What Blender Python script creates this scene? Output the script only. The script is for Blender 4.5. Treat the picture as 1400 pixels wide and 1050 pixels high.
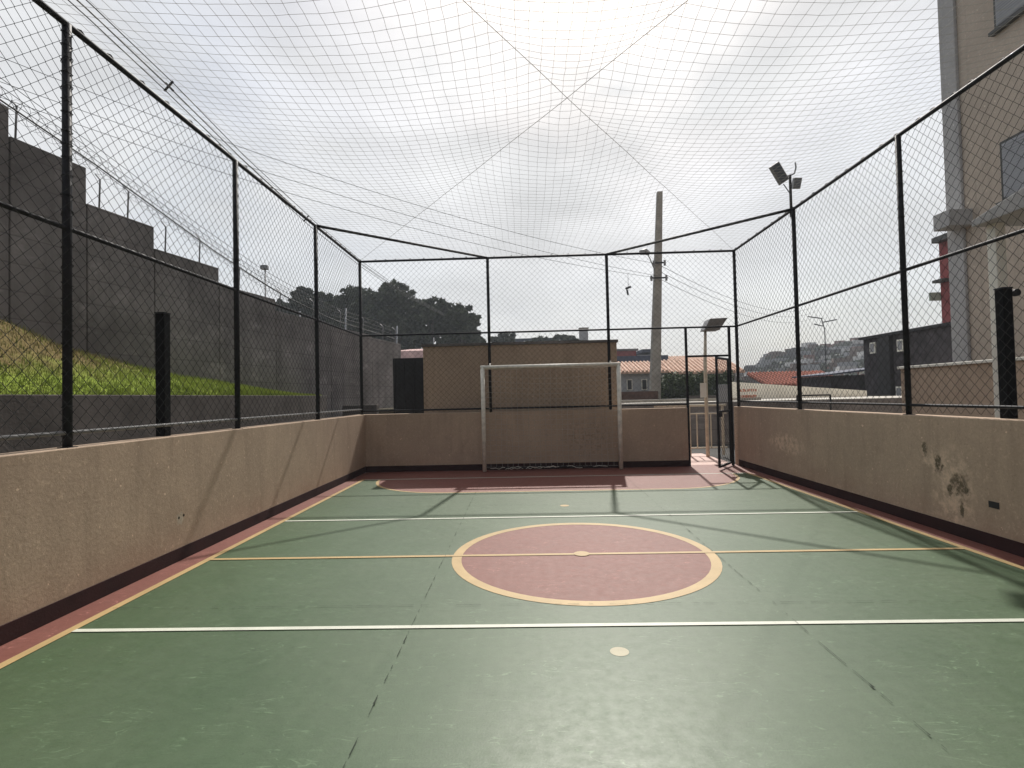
import bpy, math, random
from mathutils import Vector, Matrix
from mathutils import noise as mnoise
random.seed(7)
R = math.radians
for o in list(bpy.data.objects): bpy.data.objects.remove(o)
scene = bpy.context.scene

# ------------------------------------------------------------------ camera
cam_d = bpy.data.cameras.new('camera'); cam = bpy.data.objects.new('camera', cam_d)
scene.collection.objects.link(cam); scene.camera = cam
cam_d.sensor_width = 36; cam_d.lens = 36 * 717.92 / 1400
cam_d.clip_start = 0.05; cam_d.clip_end = 3000
Rt = Vector((0.99939431, 0.02664254, -0.02238701)); Up = Vector((0.02301553, -0.02352265, 0.99945834)); Fw = Vector((-0.02610151, 0.99936823, 0.0241216))
cam.matrix_world = Matrix(((Rt.x, Up.x, -Fw.x, 0), (Rt.y, Up.y, -Fw.y, 0), (Rt.z, Up.z, -Fw.z, 1.5), (0, 0, 0, 1)))

# ------------------------------------------------------------------ sun and sky
SUN = Vector((0.145, 0.945, 1.0)).normalized()
sl = bpy.data.lights.new('sun', 'SUN'); sl.energy = 4.4; sl.angle = R(1.0); sl.color = (1.0, 0.95, 0.88)
sun = bpy.data.objects.new('sun', sl); scene.collection.objects.link(sun)
sun.rotation_euler = SUN.to_track_quat('Z', 'Y').to_euler(); sun.location = (5, 30, 40)
world = bpy.data.worlds.new('World'); scene.world = world; world.use_nodes = True
wn, wl = world.node_tree.nodes, world.node_tree.links
wn.clear()
def N(t, **k):
    n = wn.new(t)
    for a, b in k.items(): setattr(n, a, b)
    return n
out = N('ShaderNodeOutputWorld'); bg = N('ShaderNodeBackground'); bg.inputs[1].default_value = 0.1
sky = N('ShaderNodeTexSky', sky_type='NISHITA', sun_disc=False, sun_elevation=math.asin(SUN.z), sun_rotation=math.atan2(SUN.x, SUN.y), dust_density=3.0, air_density=1.2)
tc = N('ShaderNodeTexCoord')
dot = N('ShaderNodeVectorMath', operation='DOT_PRODUCT'); dot.inputs[1].default_value = SUN
nrm = N('ShaderNodeVectorMath', operation='NORMALIZE')
wl.new(tc.outputs['Generated'], nrm.inputs[0]); wl.new(nrm.outputs[0], dot.inputs[0])
ramp = N('ShaderNodeValToRGB')          # cloud brightness by angle from the sun: thin cloud scatters forward
e = ramp.color_ramp.elements
e[0].position = 0.0; e[0].color = (2.0, 2.15, 2.4, 1)
e[1].position = 1.0; e[1].color = (8.1, 8.1, 8.1, 1)
for p, c in ((0.45, (3.0, 3.15, 3.4, 1)), (0.66, (5.7, 6.0, 6.5, 1)), (0.76, (7.2, 7.35, 7.6, 1)), (0.9, (7.5, 7.6, 7.75, 1))):
    q = e.new(p); q.color = c
mr = N('ShaderNodeMapRange'); mr.inputs[1].default_value = -1; mr.inputs[2].default_value = 1
wl.new(dot.outputs['Value'], mr.inputs[0]); wl.new(mr.outputs[0], ramp.inputs[0])
mp = N('ShaderNodeMapping'); mp.inputs['Scale'].default_value = (1, 1, 2.2); mp.inputs['Location'].default_value = (0.3, 1.7, 0.2)
nz = N('ShaderNodeTexNoise'); nz.inputs['Scale'].default_value = 2.3; nz.inputs['Detail'].default_value = 7; nz.inputs['Roughness'].default_value = 0.55
wl.new(tc.outputs['Generated'], mp.inputs[0]); wl.new(mp.outputs[0], nz.inputs[0])
cm = N('ShaderNodeMapRange'); cm.inputs[1].default_value = 0.36; cm.inputs[2].default_value = 0.60; cm.inputs[3].default_value = 0.60; cm.inputs[4].default_value = 1.0
wl.new(nz.outputs[0], cm.inputs[0])
mix = N('ShaderNodeMix', data_type='RGBA')
wl.new(cm.outputs[0], mix.inputs[0]); wl.new(sky.outputs[0], mix.inputs[6]); wl.new(ramp.outputs[0], mix.inputs[7])
nz2 = N('ShaderNodeTexNoise'); nz2.inputs['Scale'].default_value = 4.0; nz2.inputs['Detail'].default_value = 6
wl.new(mp.outputs[0], nz2.inputs[0])
dm = N('ShaderNodeMapRange'); dm.inputs[1].default_value = 0.3; dm.inputs[2].default_value = 0.7; dm.inputs[3].default_value = 0.84; dm.inputs[4].default_value = 1.12
wl.new(nz2.outputs[0], dm.inputs[0])
mul = N('ShaderNodeVectorMath', operation='SCALE'); wl.new(mix.outputs[2], mul.inputs[0]); wl.new(dm.outputs[0], mul.inputs['Scale'])
wl.new(mul.outputs[0], bg.inputs[0]); wl.new(bg.outputs[0], out.inputs[0])
scene.view_settings.view_transform = 'Standard'; scene.view_settings.look = 'None'
scene.view_settings.exposure = 0.20; scene.view_settings.gamma = 1.0; scene.view_settings.use_curve_mapping = False

# ------------------------------------------------------------------ materials
class G:
    """small helper round a material's node tree"""
    def __init__(s, name, rough=0.8, spec=0.3, metal=0.0):
        s.m = bpy.data.materials.new(name); s.m.use_nodes = True
        s.n, s.l = s.m.node_tree.nodes, s.m.node_tree.links
        s.b = s.n['Principled BSDF']
        s.b.inputs['Roughness'].default_value = rough; s.b.inputs['Specular IOR Level'].default_value = spec; s.b.inputs['Metallic'].default_value = metal
        s.geo = s.n.new('ShaderNodeNewGeometry')
        s.pos = s.geo.outputs['Position']
    def val(s, a):
        return a
    def link(s, a, sock):
        if isinstance(a, bpy.types.NodeSocket): s.l.new(a, sock)
        else: sock.default_value = a
    def noise(s, scale, detail=5, rough=0.55, vec=None, stretch=None, rot=None, dist=0.0):
        v = vec or s.pos
        if stretch or rot:
            m = s.n.new('ShaderNodeMapping'); m.inputs['Scale'].default_value = stretch or (1, 1, 1); m.inputs['Rotation'].default_value = rot or (0, 0, 0)
            s.l.new(v, m.inputs[0]); v = m.outputs[0]
        t = s.n.new('ShaderNodeTexNoise'); t.inputs['Scale'].default_value = scale; t.inputs['Detail'].default_value = detail
        t.inputs['Roughness'].default_value = rough; t.inputs['Distortion'].default_value = dist
        s.l.new(v, t.inputs['Vector']); return t.outputs[0]
    def rng(s, v, a, b, c=0.0, d=1.0):
        t = s.n.new('ShaderNodeMapRange')
        for i, x in enumerate((a, b, c, d)): t.inputs[i + 1].default_value = x
        s.l.new(v, t.inputs[0]); return t.outputs[0]
    def math(s, op, a, b=0.0):
        t = s.n.new('ShaderNodeMath'); t.operation = op; s.link(a, t.inputs[0]); s.link(b, t.inputs[1]); return t.outputs[0]
    def mix(s, f, a, b):
        t = s.n.new('ShaderNodeMix'); t.data_type = 'RGBA'
        s.link(f, t.inputs[0]); s.link(a if isinstance(a, bpy.types.NodeSocket) else (*a, 1), t.inputs[6]); s.link(b if isinstance(b, bpy.types.NodeSocket) else (*b, 1), t.inputs[7])
        return t.outputs[2]
    def sep(s, v=None):
        t = s.n.new('ShaderNodeSeparateXYZ'); s.l.new(v or s.pos, t.inputs[0]); return t.outputs
    def dist(s, p, scale=(1, 1, 1), warp=0.0, wscale=8):
        v = s.pos
        if warp:
            t = s.n.new('ShaderNodeTexNoise'); t.inputs['Scale'].default_value = wscale; t.inputs['Detail'].default_value = 5; s.l.new(v, t.inputs['Vector'])
            a = s.n.new('ShaderNodeVectorMath'); a.operation = 'SUBTRACT'; s.l.new(t.outputs['Color'], a.inputs[0]); a.inputs[1].default_value = (.5, .5, .5)
            b = s.n.new('ShaderNodeVectorMath'); b.operation = 'SCALE'; s.l.new(a.outputs[0], b.inputs[0]); b.inputs['Scale'].default_value = warp
            c = s.n.new('ShaderNodeVectorMath'); c.operation = 'ADD'; s.l.new(v, c.inputs[0]); s.l.new(b.outputs[0], c.inputs[1]); v = c.outputs[0]
        a = s.n.new('ShaderNodeVectorMath'); a.operation = 'SUBTRACT'; s.l.new(v, a.inputs[0]); a.inputs[1].default_value = p
        b = s.n.new('ShaderNodeVectorMath'); b.operation = 'MULTIPLY'; s.l.new(a.outputs[0], b.inputs[0]); b.inputs[1].default_value = scale
        c = s.n.new('ShaderNodeVectorMath'); c.operation = 'LENGTH'; s.l.new(b.outputs[0], c.inputs[0]); return c.outputs['Value']
    def color(s, c): s.link(c if isinstance(c, bpy.types.NodeSocket) else (*c, 1), s.b.inputs['Base Color'])
    def bump(s, h, strength=0.3, dist=0.01):
        t = s.n.new('ShaderNodeBump'); t.inputs['Strength'].default_value = strength; t.inputs['Distance'].default_value = dist
        s.l.new(h, t.inputs['Height']); s.l.new(t.outputs[0], s.b.inputs['Normal'])
    def rough(s, v): s.link(v, s.b.inputs['Roughness'])

def plain(name, c, rough=0.7, var=0.2, scale=6.0, spec=0.3, metal=0.0, bump=0.0, bscale=60, bdist=0.004):
    g = G(name, rough, spec, metal)
    n = g.rng(g.noise(scale, 6), 0.3, 0.7)
    g.color(g.mix(n, tuple(x * (1 - var) for x in c), tuple(min(1, x * (1 + var)) for x in c)))
    if bump: g.bump(g.noise(bscale, 4), bump, bdist)
    return g.m

def stucco(name, c, kind=None):
    g = G(name, 0.9, 0.15)
    big = g.rng(g.noise(0.9, 5, stretch=(1, 1, .6)), 0.3, 0.7)
    col = g.mix(big, tuple(x * .86 for x in c), tuple(x * 1.1 for x in c))
    streak = g.rng(g.noise(5, 5, .6, stretch=(1, 1, .09)), 0.52, 0.75)
    pt = g.rng(g.noise(1.6, 5, .6), .50, .56); col = g.mix(g.math('MULTIPLY', pt, .22), col, tuple(x * .72 for x in c))
    col = g.mix(g.math('MULTIPLY', streak, .5), col, tuple(x * .62 for x in c))
    fine = g.noise(55, 5, .7)
    grain = g.noise(22, 6, .75)
    col = g.mix(g.rng(fine, .35, .75, 0, .55), col, tuple(x * .60 for x in c))
    col = g.mix(g.rng(grain, .56, .68, 0, .5), col, tuple(min(1, x * 1.4) for x in c))
    col = g.mix(g.rng(g.noise(38, 5, .7), .60, .70, 0, .5), col, tuple(x * .45 for x in c))
    col = g.mix(g.rng(g.noise(17, 3, .5), .70, .73, 0, .6), col, tuple(min(1, x * 1.9) for x in c))
    z = g.sep()[2]
    low = g.math('MULTIPLY', g.rng(z, .12, .55, 1, 0), g.rng(g.noise(3, 5), .4, .65))
    col = g.mix(g.math('MULTIPLY', low, .3), col, (c[0] * .6, c[1] * .5, c[2] * .48))
    dr = g.rng(g.noise(11, 4, .6, stretch=(1, 1, .045)), .60, .72)
    col = g.mix(g.math('MULTIPLY', g.math('MULTIPLY', dr, g.rng(z, .55, 1.2)), .38), col, tuple(x * .55 for x in c))
    bm = g.math('MULTIPLY', g.rng(g.math('ABSOLUTE', g.math('SUBTRACT', g.noise(2.6, 2, .4), .52)), 0, .02, 1, 0), g.rng(g.noise(3.1, 5, .65), .56, .66))
    col = g.mix(g.math('MULTIPLY', bm, .30), col, tuple(x * .5 for x in c))
    ck = g.math('MULTIPLY', g.rng(g.math('ABSOLUTE', g.math('SUBTRACT', g.noise(1.4, 9, .68, dist=.4), .5)), 0, .0016, 1, 0), g.rng(g.noise(1.1, 3), .54, .6))
    col = g.mix(g.math('MULTIPLY', ck, .6), col, tuple(x * .3 for x in c))
    h = g.math('ADD', g.math('MULTIPLY', fine, .5), g.math('MULTIPLY', grain, .8))
    if kind == 'stained':
        def blot(p, s, w=.5, ws=9): return g.rng(g.dist(p, s, w, ws), .9, .55)
        halo = g.math('MAXIMUM', blot((4.3, 5.45, .45), (0, 3.2, 1.9), .35, 6), blot((4.3, 5.75, .75), (0, 5, 4.5), .3, 6))
        halo = g.math('MAXIMUM', halo, blot((4.3, 8.9, .62), (0, 1.3, 5), .3, 7))
        halo = g.math('MULTIPLY', halo, g.rng(g.noise(11, 6, .7), .42, .6))
        col = g.mix(g.math('MULTIPLY', halo, .75), col, tuple(min(1, x * 1.45) for x in c))
        dk = g.math('MAXIMUM', blot((4.3, 5.37, .52), (0, 7.5, 6.5), .22, 16), blot((4.3, 5.36, .28), (0, 38, 9), .08, 20))
        dk = g.math('MAXIMUM', dk, blot((4.3, 5.64, .70), (0, 15, 8), .2, 18))
        dk = g.math('MAXIMUM', dk, blot((4.3, 5.82, .84), (0, 22, 11), .14, 20))
        dk = g.math('MAXIMUM', dk, blot((4.3, 5.50, .46), (0, 26, 12), .1, 20))
        dk = g.math('MULTIPLY', dk, g.rng(g.noise(26, 6, .75), .30, .52))
        col = g.mix(g.math('MULTIPLY', dk, .85), col, g.mix(g.rng(g.noise(19, 5, .7), .4, .6), (.045, .043, .024), (.15, .12, .075)))
        h = g.math('SUBTRACT', h, g.math('MULTIPLY', dk, 1.2))
    if kind == 'left':
        pk = g.rng(g.dist((-3.35, 5.0, .40), (0, 14, 14), .10, 22), .9, .5)
        col = g.mix(g.math('MULTIPLY', pk, .6), col, (.5, .46, .38))
        dk = g.math('MAXIMUM', g.rng(g.dist((-3.35, 4.98, .41), (0, 60, 60), .01), 1, .6), g.rng(g.dist((-3.35, 5.05, .42), (0, 60, 60), .01), 1, .6))
        col = g.mix(dk, col, (.02, .018, .015))
    if kind == 'goal':
        mk = g.math('MULTIPLY', g.rng(g.dist((1.25, 10.83, .62), (1.5, 0, 1.9), .3, 5), .9, .4), g.rng(g.noise(17, 4), .5, .6))
        col = g.mix(g.math('MULTIPLY', mk, .5), col, tuple(x * .45 for x in c))
    g.color(col); g.bump(h, .55, .006)
    return g.m

def court_paint(name, c, worn, glossy=.42):
    g = G(name, glossy, .42)
    big = g.rng(g.noise(.55, 6, .6), .3, .7)
    col = g.mix(big, tuple(x * .86 for x in c), tuple(x * 1.12 for x in c))
    dust = g.math('MULTIPLY', g.rng(g.noise(1.1, 8, .65, stretch=(1, .7, 1)), .40, .78), .42)
    col = g.mix(dust, col, worn)
    mott = g.rng(g.noise(9, 10, .8), .42, .70, 0, .42)
    col = g.mix(mott, col, tuple(x * .58 for x in c))
    gran = g.rng(g.noise(120, 3, .7), .35, .7, 0, .22)
    col = g.mix(gran, col, tuple(min(1, x * 1.7 + .02) for x in c))
    # scuffs dragged by shoes and balls: short pieces of contour lines of stretched noise
    for i, (st, ro, sc) in enumerate((((1, 4, 1), .6, 1.9), ((1, 5, 1), -.9, 1.6), ((1, 3.5, 1), .1, 2.3), ((1, 6, 1), 1.3, 1.4), ((1, 4.5, 1), .95, 3.1))):
        a = g.noise(sc, 3, .5, stretch=st, rot=(0, 0, ro), dist=.5)
        line = g.rng(g.math('ABSOLUTE', g.math('SUBTRACT', a, .5 + .03 * (i % 3 - 1))), .001, .008, 1, 0)
        k = g.math('MULTIPLY', g.rng(g.noise(1.9 + .7 * i, 5, .6), .545, .62), g.rng(g.noise(23, 4, .7), .35, .6))
        col = g.mix(g.math('MULTIPLY', g.math('MULTIPLY', line, k), .62), col, tuple(min(1, x * 2.4 + .07) for x in c))
    for i, (st, ro, sc) in enumerate((((1, 5, 1), 2.0, 2.1), ((1, 4, 1), .4, 2.9))):
        a = g.noise(sc, 3, .5, stretch=st, rot=(0, 0, ro), dist=.6)
        line = g.rng(g.math('ABSOLUTE', g.math('SUBTRACT', a, .5)), .0005, .005, 1, 0)
        col = g.mix(g.math('MULTIPLY', g.math('MULTIPLY', line, g.rng(g.noise(2.6 + i, 5, .6), .56, .63)), .6), col, tuple(x * .38 for x in c))
    sp = g.rng(g.noise(31, 4, .6), .68, .74)
    col = g.mix(g.math('MULTIPLY', sp, .5), col, tuple(min(1, x * 2.2 + .06) for x in c))
    sd = g.rng(g.noise(47, 4, .6), .64, .74)
    col = g.mix(g.math('MULTIPLY', sd, .55), col, tuple(x * .4 for x in c))
    fine = g.rng(g.noise(16, 9, .85, stretch=(1, 1.5, 1)), .38, .66)
    col = g.mix(g.math('MULTIPLY', fine, .28), col, tuple(min(1, x * 1.5 + .03) for x in c))
    g.color(col)
    g.rough(g.rng(g.noise(14, 8, .75), .3, .7, glossy - .01, glossy + .12))
    g.bump(g.noise(90, 4, .6), .18, .003)
    return g.m

def line_paint(name, c, under):
    g = G(name, .5, .35)
    w = g.rng(g.noise(14, 7, .75), .62, .72, 0, .6)
    g.color(g.mix(w, g.mix(g.rng(g.noise(3, 5), .3, .7), tuple(x * .8 for x in c), c), under))
    return g.m

M = {}
WALL = (.53, .405, .305)
M['wall'] = stucco('beige_stucco', WALL)
M['wall_left'] = stucco('beige_stucco_left', WALL, 'left')
M['wall_right'] = stucco('beige_stucco_stained', WALL, 'stained')
M['wall_goal'] = stucco('beige_stucco_ball_marks', WALL, 'goal')
M['skirt'] = plain('dark_red_skirting_paint', (.030, .0095, .0095), .9, .25, 5, bump=.4)
M['green'] = court_paint('green_court_paint', (.042, .080, .033), (.125, .148, .098), .42)
M['red'] = court_paint('red_court_paint', (.160, .050, .036), (.19, .098, .072), .55)
M['yellow'] = line_paint('yellow_line_paint', (.50, .355, .165), (.2, .16, .09))
M['white_line'] = line_paint('white_line_paint', (.66, .68, .58), (.25, .28, .22))
M['spot'] = line_paint('worn_cream_spot', (.42, .38, .25), (.2, .2, .13))
M['crack'] = plain('dark_joint', (.03, .04, .028), .9, .4, 30)
M['post'] = plain('black_green_painted_steel', (.014, .014, .018), .6, .3, 20, spec=.25)
M['blackpost'] = plain('matte_black_steel', (.006, .006, .007), .8, .2, 10, spec=.12)
M['rail'] = plain('worn_grey_rail', (.20, .20, .20), .55, .25, 20, spec=.3)  # left bottom rail: sunlight on it put into the colour as lighter grey
M['wire'] = plain('dark_coated_wire', (.022, .024, .024), .7, .2, 5, spec=.15)
M['net'] = plain('pale_nylon_net', (.50, .49, .44), .7, .2, 3)
M['rope'] = plain('grey_nylon_rope', (.36, .35, .31), .8, .2, 9)
M['goal'] = plain('chipped_white_paint', (.80, .77, .68), .5, .18, 14)
M['cream'] = plain('cream_painted_steel', (.62, .56, .45), .5, .15, 10)
M['concrete'] = plain('rough_grey_concrete', (.11, .098, .09), .95, .3, 2.2, spec=.1, bump=.6, bscale=30, bdist=.01)
def oldconcrete():
    g = G('weathered_grey_concrete', .95, .1); c = (.225, .208, .203)
    col = g.mix(g.rng(g.noise(.8, 6, .6), .3, .7), tuple(x * .6 for x in c), tuple(x * 1.25 for x in c))
    st = g.rng(g.noise(3.5, 6, .65, stretch=(1, 1, .07)), .48, .72); col = g.mix(g.math('MULTIPLY', st, .55), col, tuple(x * .4 for x in c))
    pa = g.rng(g.noise(1.3, 6, .7, stretch=(1, 1, 1.6)), .56, .70); col = g.mix(g.math('MULTIPLY', pa, .5), col, tuple(x * 1.9 for x in c))
    mo = g.rng(g.noise(7, 6, .75), .55, .7); col = g.mix(g.math('MULTIPLY', mo, .3), col, (.07, .075, .05))
    w = g.n.new('ShaderNodeTexWave'); w.wave_type = 'BANDS'; w.bands_direction = 'Z'; w.inputs['Scale'].default_value = .8; w.inputs['Distortion'].default_value = .15; g.l.new(g.pos, w.inputs['Vector'])
    ln = g.rng(w.outputs[1], .0, .012, 1, 0); col = g.mix(g.math('MULTIPLY', ln, .45), col, tuple(x * .35 for x in c))
    g.color(col); g.bump(g.math('SUBTRACT', g.noise(22, 6, .7), g.math('MULTIPLY', ln, .5)), .7, .012); return g.m
M['darkwall'] = oldconcrete()
M['pale'] = plain('pale_concrete', (.45, .43, .39), .9, .2, 1.5, bump=.3)
M['pole'] = plain('pole_concrete', (.30, .28, .25), .9, .22, 3, bump=.3)
M['dark'] = plain('dark_metal', (.02, .02, .023), .5, .3, 5)
M['lampgrey'] = plain('grey_lamp_metal', (.24, .24, .245), .5, .2, 12, metal=.2)
M['glass'] = plain('floodlight_glass', (.10, .11, .13), .15, .1, 5, spec=.6)
M['cable'] = plain('black_cable', (.02, .02, .022), .6, .1, 5)
M['tower'] = stucco('tower_render', (.56, .475, .39))
M['tower_grey'] = stucco('tower_grey_render', (.50, .49, .48))
M['tower_frame'] = plain('dark_window_frame', (.07, .07, .065), .5, .2, 8)
M['pane'] = plain('window_pane', (.32, .33, .35), .2, .3, 2.5, spec=.6)
M['asphalt'] = plain('asphalt', (.06, .058, .055), .95, .3, .4, bump=.3)
M['earth'] = plain('ground_earth', (.13, .115, .085), 1.0, .4, .5, bump=.4)
M['landing'] = court_paint('landing_paint', (.42, .27, .23), (.45, .34, .3), .55)
M['whitewall'] = plain('white_wall', (.82, .80, .72), .9, .12, 1.2, bump=.2)
M['brick'] = plain('dark_brick', (.12, .07, .055), .95, .35, 7, bump=.4)
M['orange'] = plain('orange_print', (.55, .13, .05), .8, .1, 6)
M['redwall'] = plain('red_render', (.28, .07, .07), .9, .2, 2)
M['greenish'] = plain('pale_green_board', (.35, .42, .36), .8, .1, 2)
M['bluewall'] = plain('blue_grey_roof', (.075, .085, .12), .8, .2, 2)
M['lightgrey'] = plain('light_grey_render', (.36, .37, .39), .9, .12, 2)
M['pink'] = plain('pink_render', (.5, .34, .32), .9, .2, 3)
M['darkstone'] = plain('dark_block_wall', (.05, .045, .05), .95, .45, 3.5, bump=.8, bscale=12, bdist=.03)
def tiles():
    g = G('terracotta_tiles', .9, .15)
    n = g.rng(g.noise(5, 6, .7), .3, .7)
    g.color(g.mix(n, (.45, .27, .19), (.72, .54, .44))); g.bump(g.noise(9, 3), .4, .02); return g.m
M['tile'] = tiles()
M['redtile'] = plain('red_tile_roof', (.30, .095, .06), .9, .35, 4)
def grassy():
    g = G('grass_and_dry_soil', 1.0, .05)
    s = g.sep()
    k = g.math('ADD', g.math('MULTIPLY', s[2], 1.0), g.math('MULTIPLY', s[1], -.06))
    dry = g.math('MULTIPLY', g.rng(g.math('ADD', k, g.math('MULTIPLY', g.noise(2.5, 6), .7)), 1.74, 2.10), 1.0)
    gr = g.mix(g.rng(g.noise(9, 5), .3, .7), (.12, .17, .025), (.26, .33, .06))
    so = g.mix(g.rng(g.noise(14, 6, .7), .35, .65), (.10, .078, .032), (.20, .155, .07))
    g.color(g.mix(dry, gr, so)); g.bump(g.noise(25, 5), .8, .03); return g.m
M['slope'] = grassy()
def leafmat(name, a, b):
    g = G(name, .7, .2); g.color(g.mix(g.rng(g.noise(.7, 5), .35, .65), a, b)); return g.m
M['leaf'] = leafmat('tree_leaves', (.024, .034, .020), (.085, .10, .055))
M['leaf2'] = leafmat('hedge_leaves', (.030, .048, .020), (.075, .105, .045))
M['blade'] = leafmat('grass_blades', (.17, .22, .03), (.36, .42, .09))
M['straw'] = leafmat('dry_grass_blades', (.12, .115, .04), (.24, .20, .085))
M['bark'] = plain('tree_bark', (.10, .085, .07), .95, .3, 6)
def hillmat():
    g = G('hillside_scrub', 1, .05)
    g.color(g.mix(g.rng(g.noise(.09, 8, .7), .38, .62), (.045, .052, .035), (.11, .09, .07))); return g.m
M['hill'] = hillmat()

# ------------------------------------------------------------------ geometry helpers
C = scene.collection
class MB:
    def __init__(s): s.v = []; s.f = []
    def quad(s, a, b, c, d):
        i = len(s.v); s.v += [tuple(a), tuple(b), tuple(c), tuple(d)]; s.f.append((i, i + 1, i + 2, i + 3)); return s
    def box(s, x0, x1, y0, y1, z0, z1):
        i = len(s.v)
        s.v += [(x0, y0, z0), (x1, y0, z0), (x1, y1, z0), (x0, y1, z0), (x0, y0, z1), (x1, y0, z1), (x1, y1, z1), (x0, y1, z1)]
        s.f += [(i, i + 3, i + 2, i + 1), (i + 4, i + 5, i + 6, i + 7), (i, i + 1, i + 5, i + 4), (i + 1, i + 2, i + 6, i + 5), (i + 2, i + 3, i + 7, i + 6), (i + 3, i, i + 4, i + 7)]
        return s
    def hexa(s, b, t):       # 4 bottom points, 4 top points (anticlockwise from above)
        i = len(s.v); s.v += [tuple(p) for p in b] + [tuple(p) for p in t]
        s.f += [(i, i + 3, i + 2, i + 1), (i + 4, i + 5, i + 6, i + 7), (i, i + 1, i + 5, i + 4), (i + 1, i + 2, i + 6, i + 5), (i + 2, i + 3, i + 7, i + 6), (i + 3, i, i + 4, i + 7)]
        return s
    def tube(s, pts, r, n=8, cap=True):
        pts = [Vector(p) for p in pts]; rs = r if isinstance(r, (list, tuple)) else [r] * len(pts)
        base = len(s.v); prev = None
        for k, p in enumerate(pts):
            d = (pts[min(k + 1, len(pts) - 1)] - pts[max(k - 1, 0)]).normalized()
            if prev is None:
                up = Vector((0, 0, 1)) if abs(d.z) < .9 else Vector((1, 0, 0))
                a = d.cross(up).normalized()
            else:
                a = (prev - d * prev.dot(d)).normalized()
            prev = a; b = d.cross(a)
            for j in range(n):
                t = 2 * math.pi * j / n
                s.v.append(tuple(p + (a * math.cos(t) + b * math.sin(t)) * rs[k]))
        for k in range(len(pts) - 1):
            for j in range(n):
                a0 = base + k * n + j; a1 = base + k * n + (j + 1) % n
                s.f.append((a0, a1, a1 + n, a0 + n))
        if cap:
            s.f.append(tuple(base + j for j in reversed(range(n)))); e = base + (len(pts) - 1) * n
            s.f.append(tuple(e + j for j in range(n)))
        return s
    def poly(s, pts, z):
        i = len(s.v); s.v += [(p[0], p[1], z) for p in pts]; s.f.append(tuple(range(i, i + len(pts)))); return s
    def strip(s, inner, outer, z, closed=False):
        n = len(inner); i = len(s.v)
        for a, b in zip(inner, outer): s.v += [(a[0], a[1], z), (b[0], b[1], z)]
        for k in range(n if closed else n - 1):
            j = (k + 1) % n; s.f.append((i + 2 * k, i + 2 * k + 1, i + 2 * j + 1, i + 2 * j))
        return s
    def build(s, name, m, parent=None, smooth=False, bevel=0.0):
        me = bpy.data.meshes.new(name); me.from_pydata(s.v, [], s.f); me.materials.append(M[m] if isinstance(m, str) else m)
        if smooth:
            me.polygons.foreach_set('use_smooth', [len(p.vertices) == 4 for p in me.polygons])
        me.update()
        o = bpy.data.objects.new(name, me); C.objects.link(o)
        if parent:
            o.parent = parent; o.matrix_parent_inverse = Matrix.Identity(4)
            o.location = -world_loc(parent)
        if bevel:
            b = o.modifiers.new('bevel', 'BEVEL'); b.width = bevel; b.segments = 2; b.limit_method = 'ANGLE'
        return o
def world_loc(o):
    v = Vector(o.location)
    while o.parent: o = o.parent; v = v + Vector(o.location)
    return v
def tag(o, label, cat, group=None):
    o['label'] = label; o['category'] = cat
    if group: o['group'] = group
    return o
def thing(name, label, cat, loc=(0, 0, 0), group=None):
    o = bpy.data.objects.new(name, None); C.objects.link(o); o.location = loc; o.empty_display_size = .2
    return tag(o, label, cat, group)
def struct(o): o['kind'] = 'structure'; return o
def stuff(o): o['kind'] = 'stuff'; return o
def copy_tree(o, loc, parent=None):
    c = o.copy(); C.objects.link(c); c.parent = parent
    if parent is None: c.location = loc
    for ch in [x for x in o.children]: copy_tree(ch, None, c)
    return c

# court dimensions (metres)
XL, XR, YB, YF = -3.355, 4.300, 10.83, -0.85
H = 1.195; HR = 4.40; HM = 2.84
FL, FR = -3.42, 4.345
XLl, XRl = -3.08, 4.03
DX0, DX1 = 3.29, 4.19          # doorway
CX, CY = 0.497, 4.996

# ------------------------------------------------------------------ ground and terrain
def terrain():
    xs = [-600, -200, -80, -40, -20, -12, -9.2, -9, -5, 0, 4, 8, 12, 20, 30, 45, 60, 80, 110, 150, 200, 300, 600]
    ys = [-60, -20, -8, 0, 8, 15.9, 16, 18, 25, 35, 50, 70, 90, 120, 160, 210, 270, 350, 500, 900]
    def z(x, y):
        h = 1.2 if (y >= 16 or x <= -9) else -.08
        if y > 60 and x > 20:
            a = x / y
            k = max(0, min(1, (a - .36) / .12)); k = k * k * (3 - 2 * k)
            m = max(0, min(1, (y - 70) / 120)); h += (8.5 + 6.0 * max(0, min(1, (a - .42) / .2)) + 1.6 * mnoise.noise(Vector((x * .02, y * .02, 3)))) * k * m * m * (3 - 2 * m)
        if y > 60: h += 2.0 * max(0, min(1, (y - 60) / 200))
        return h
    m = MB(); nx = len(xs)
    for y in ys:
        for x in xs: m.v.append((x, y, z(x, y)))
    for j in range(len(ys) - 1):
        for i in range(nx - 1):
            a = j * nx + i; m.f.append((a, a + 1, a + nx + 1, a + nx))
    o = struct(m.build('ground', 'hill')); return z
tz = terrain()
struct(MB().box(-9, 14, -5, 15.95, -.075, -.045).build('yard_pavement', 'asphalt'))
struct(MB().box(3.0, 14.2, 16.0, 19.98, 1.1, 1.212).build('forecourt', 'pale'))  # pale ground slab added to bounce light onto the white street wall
struct(MB().box(-60, 60, 21.5, 27, 1.1, 1.215).build('road', 'asphalt'))

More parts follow.
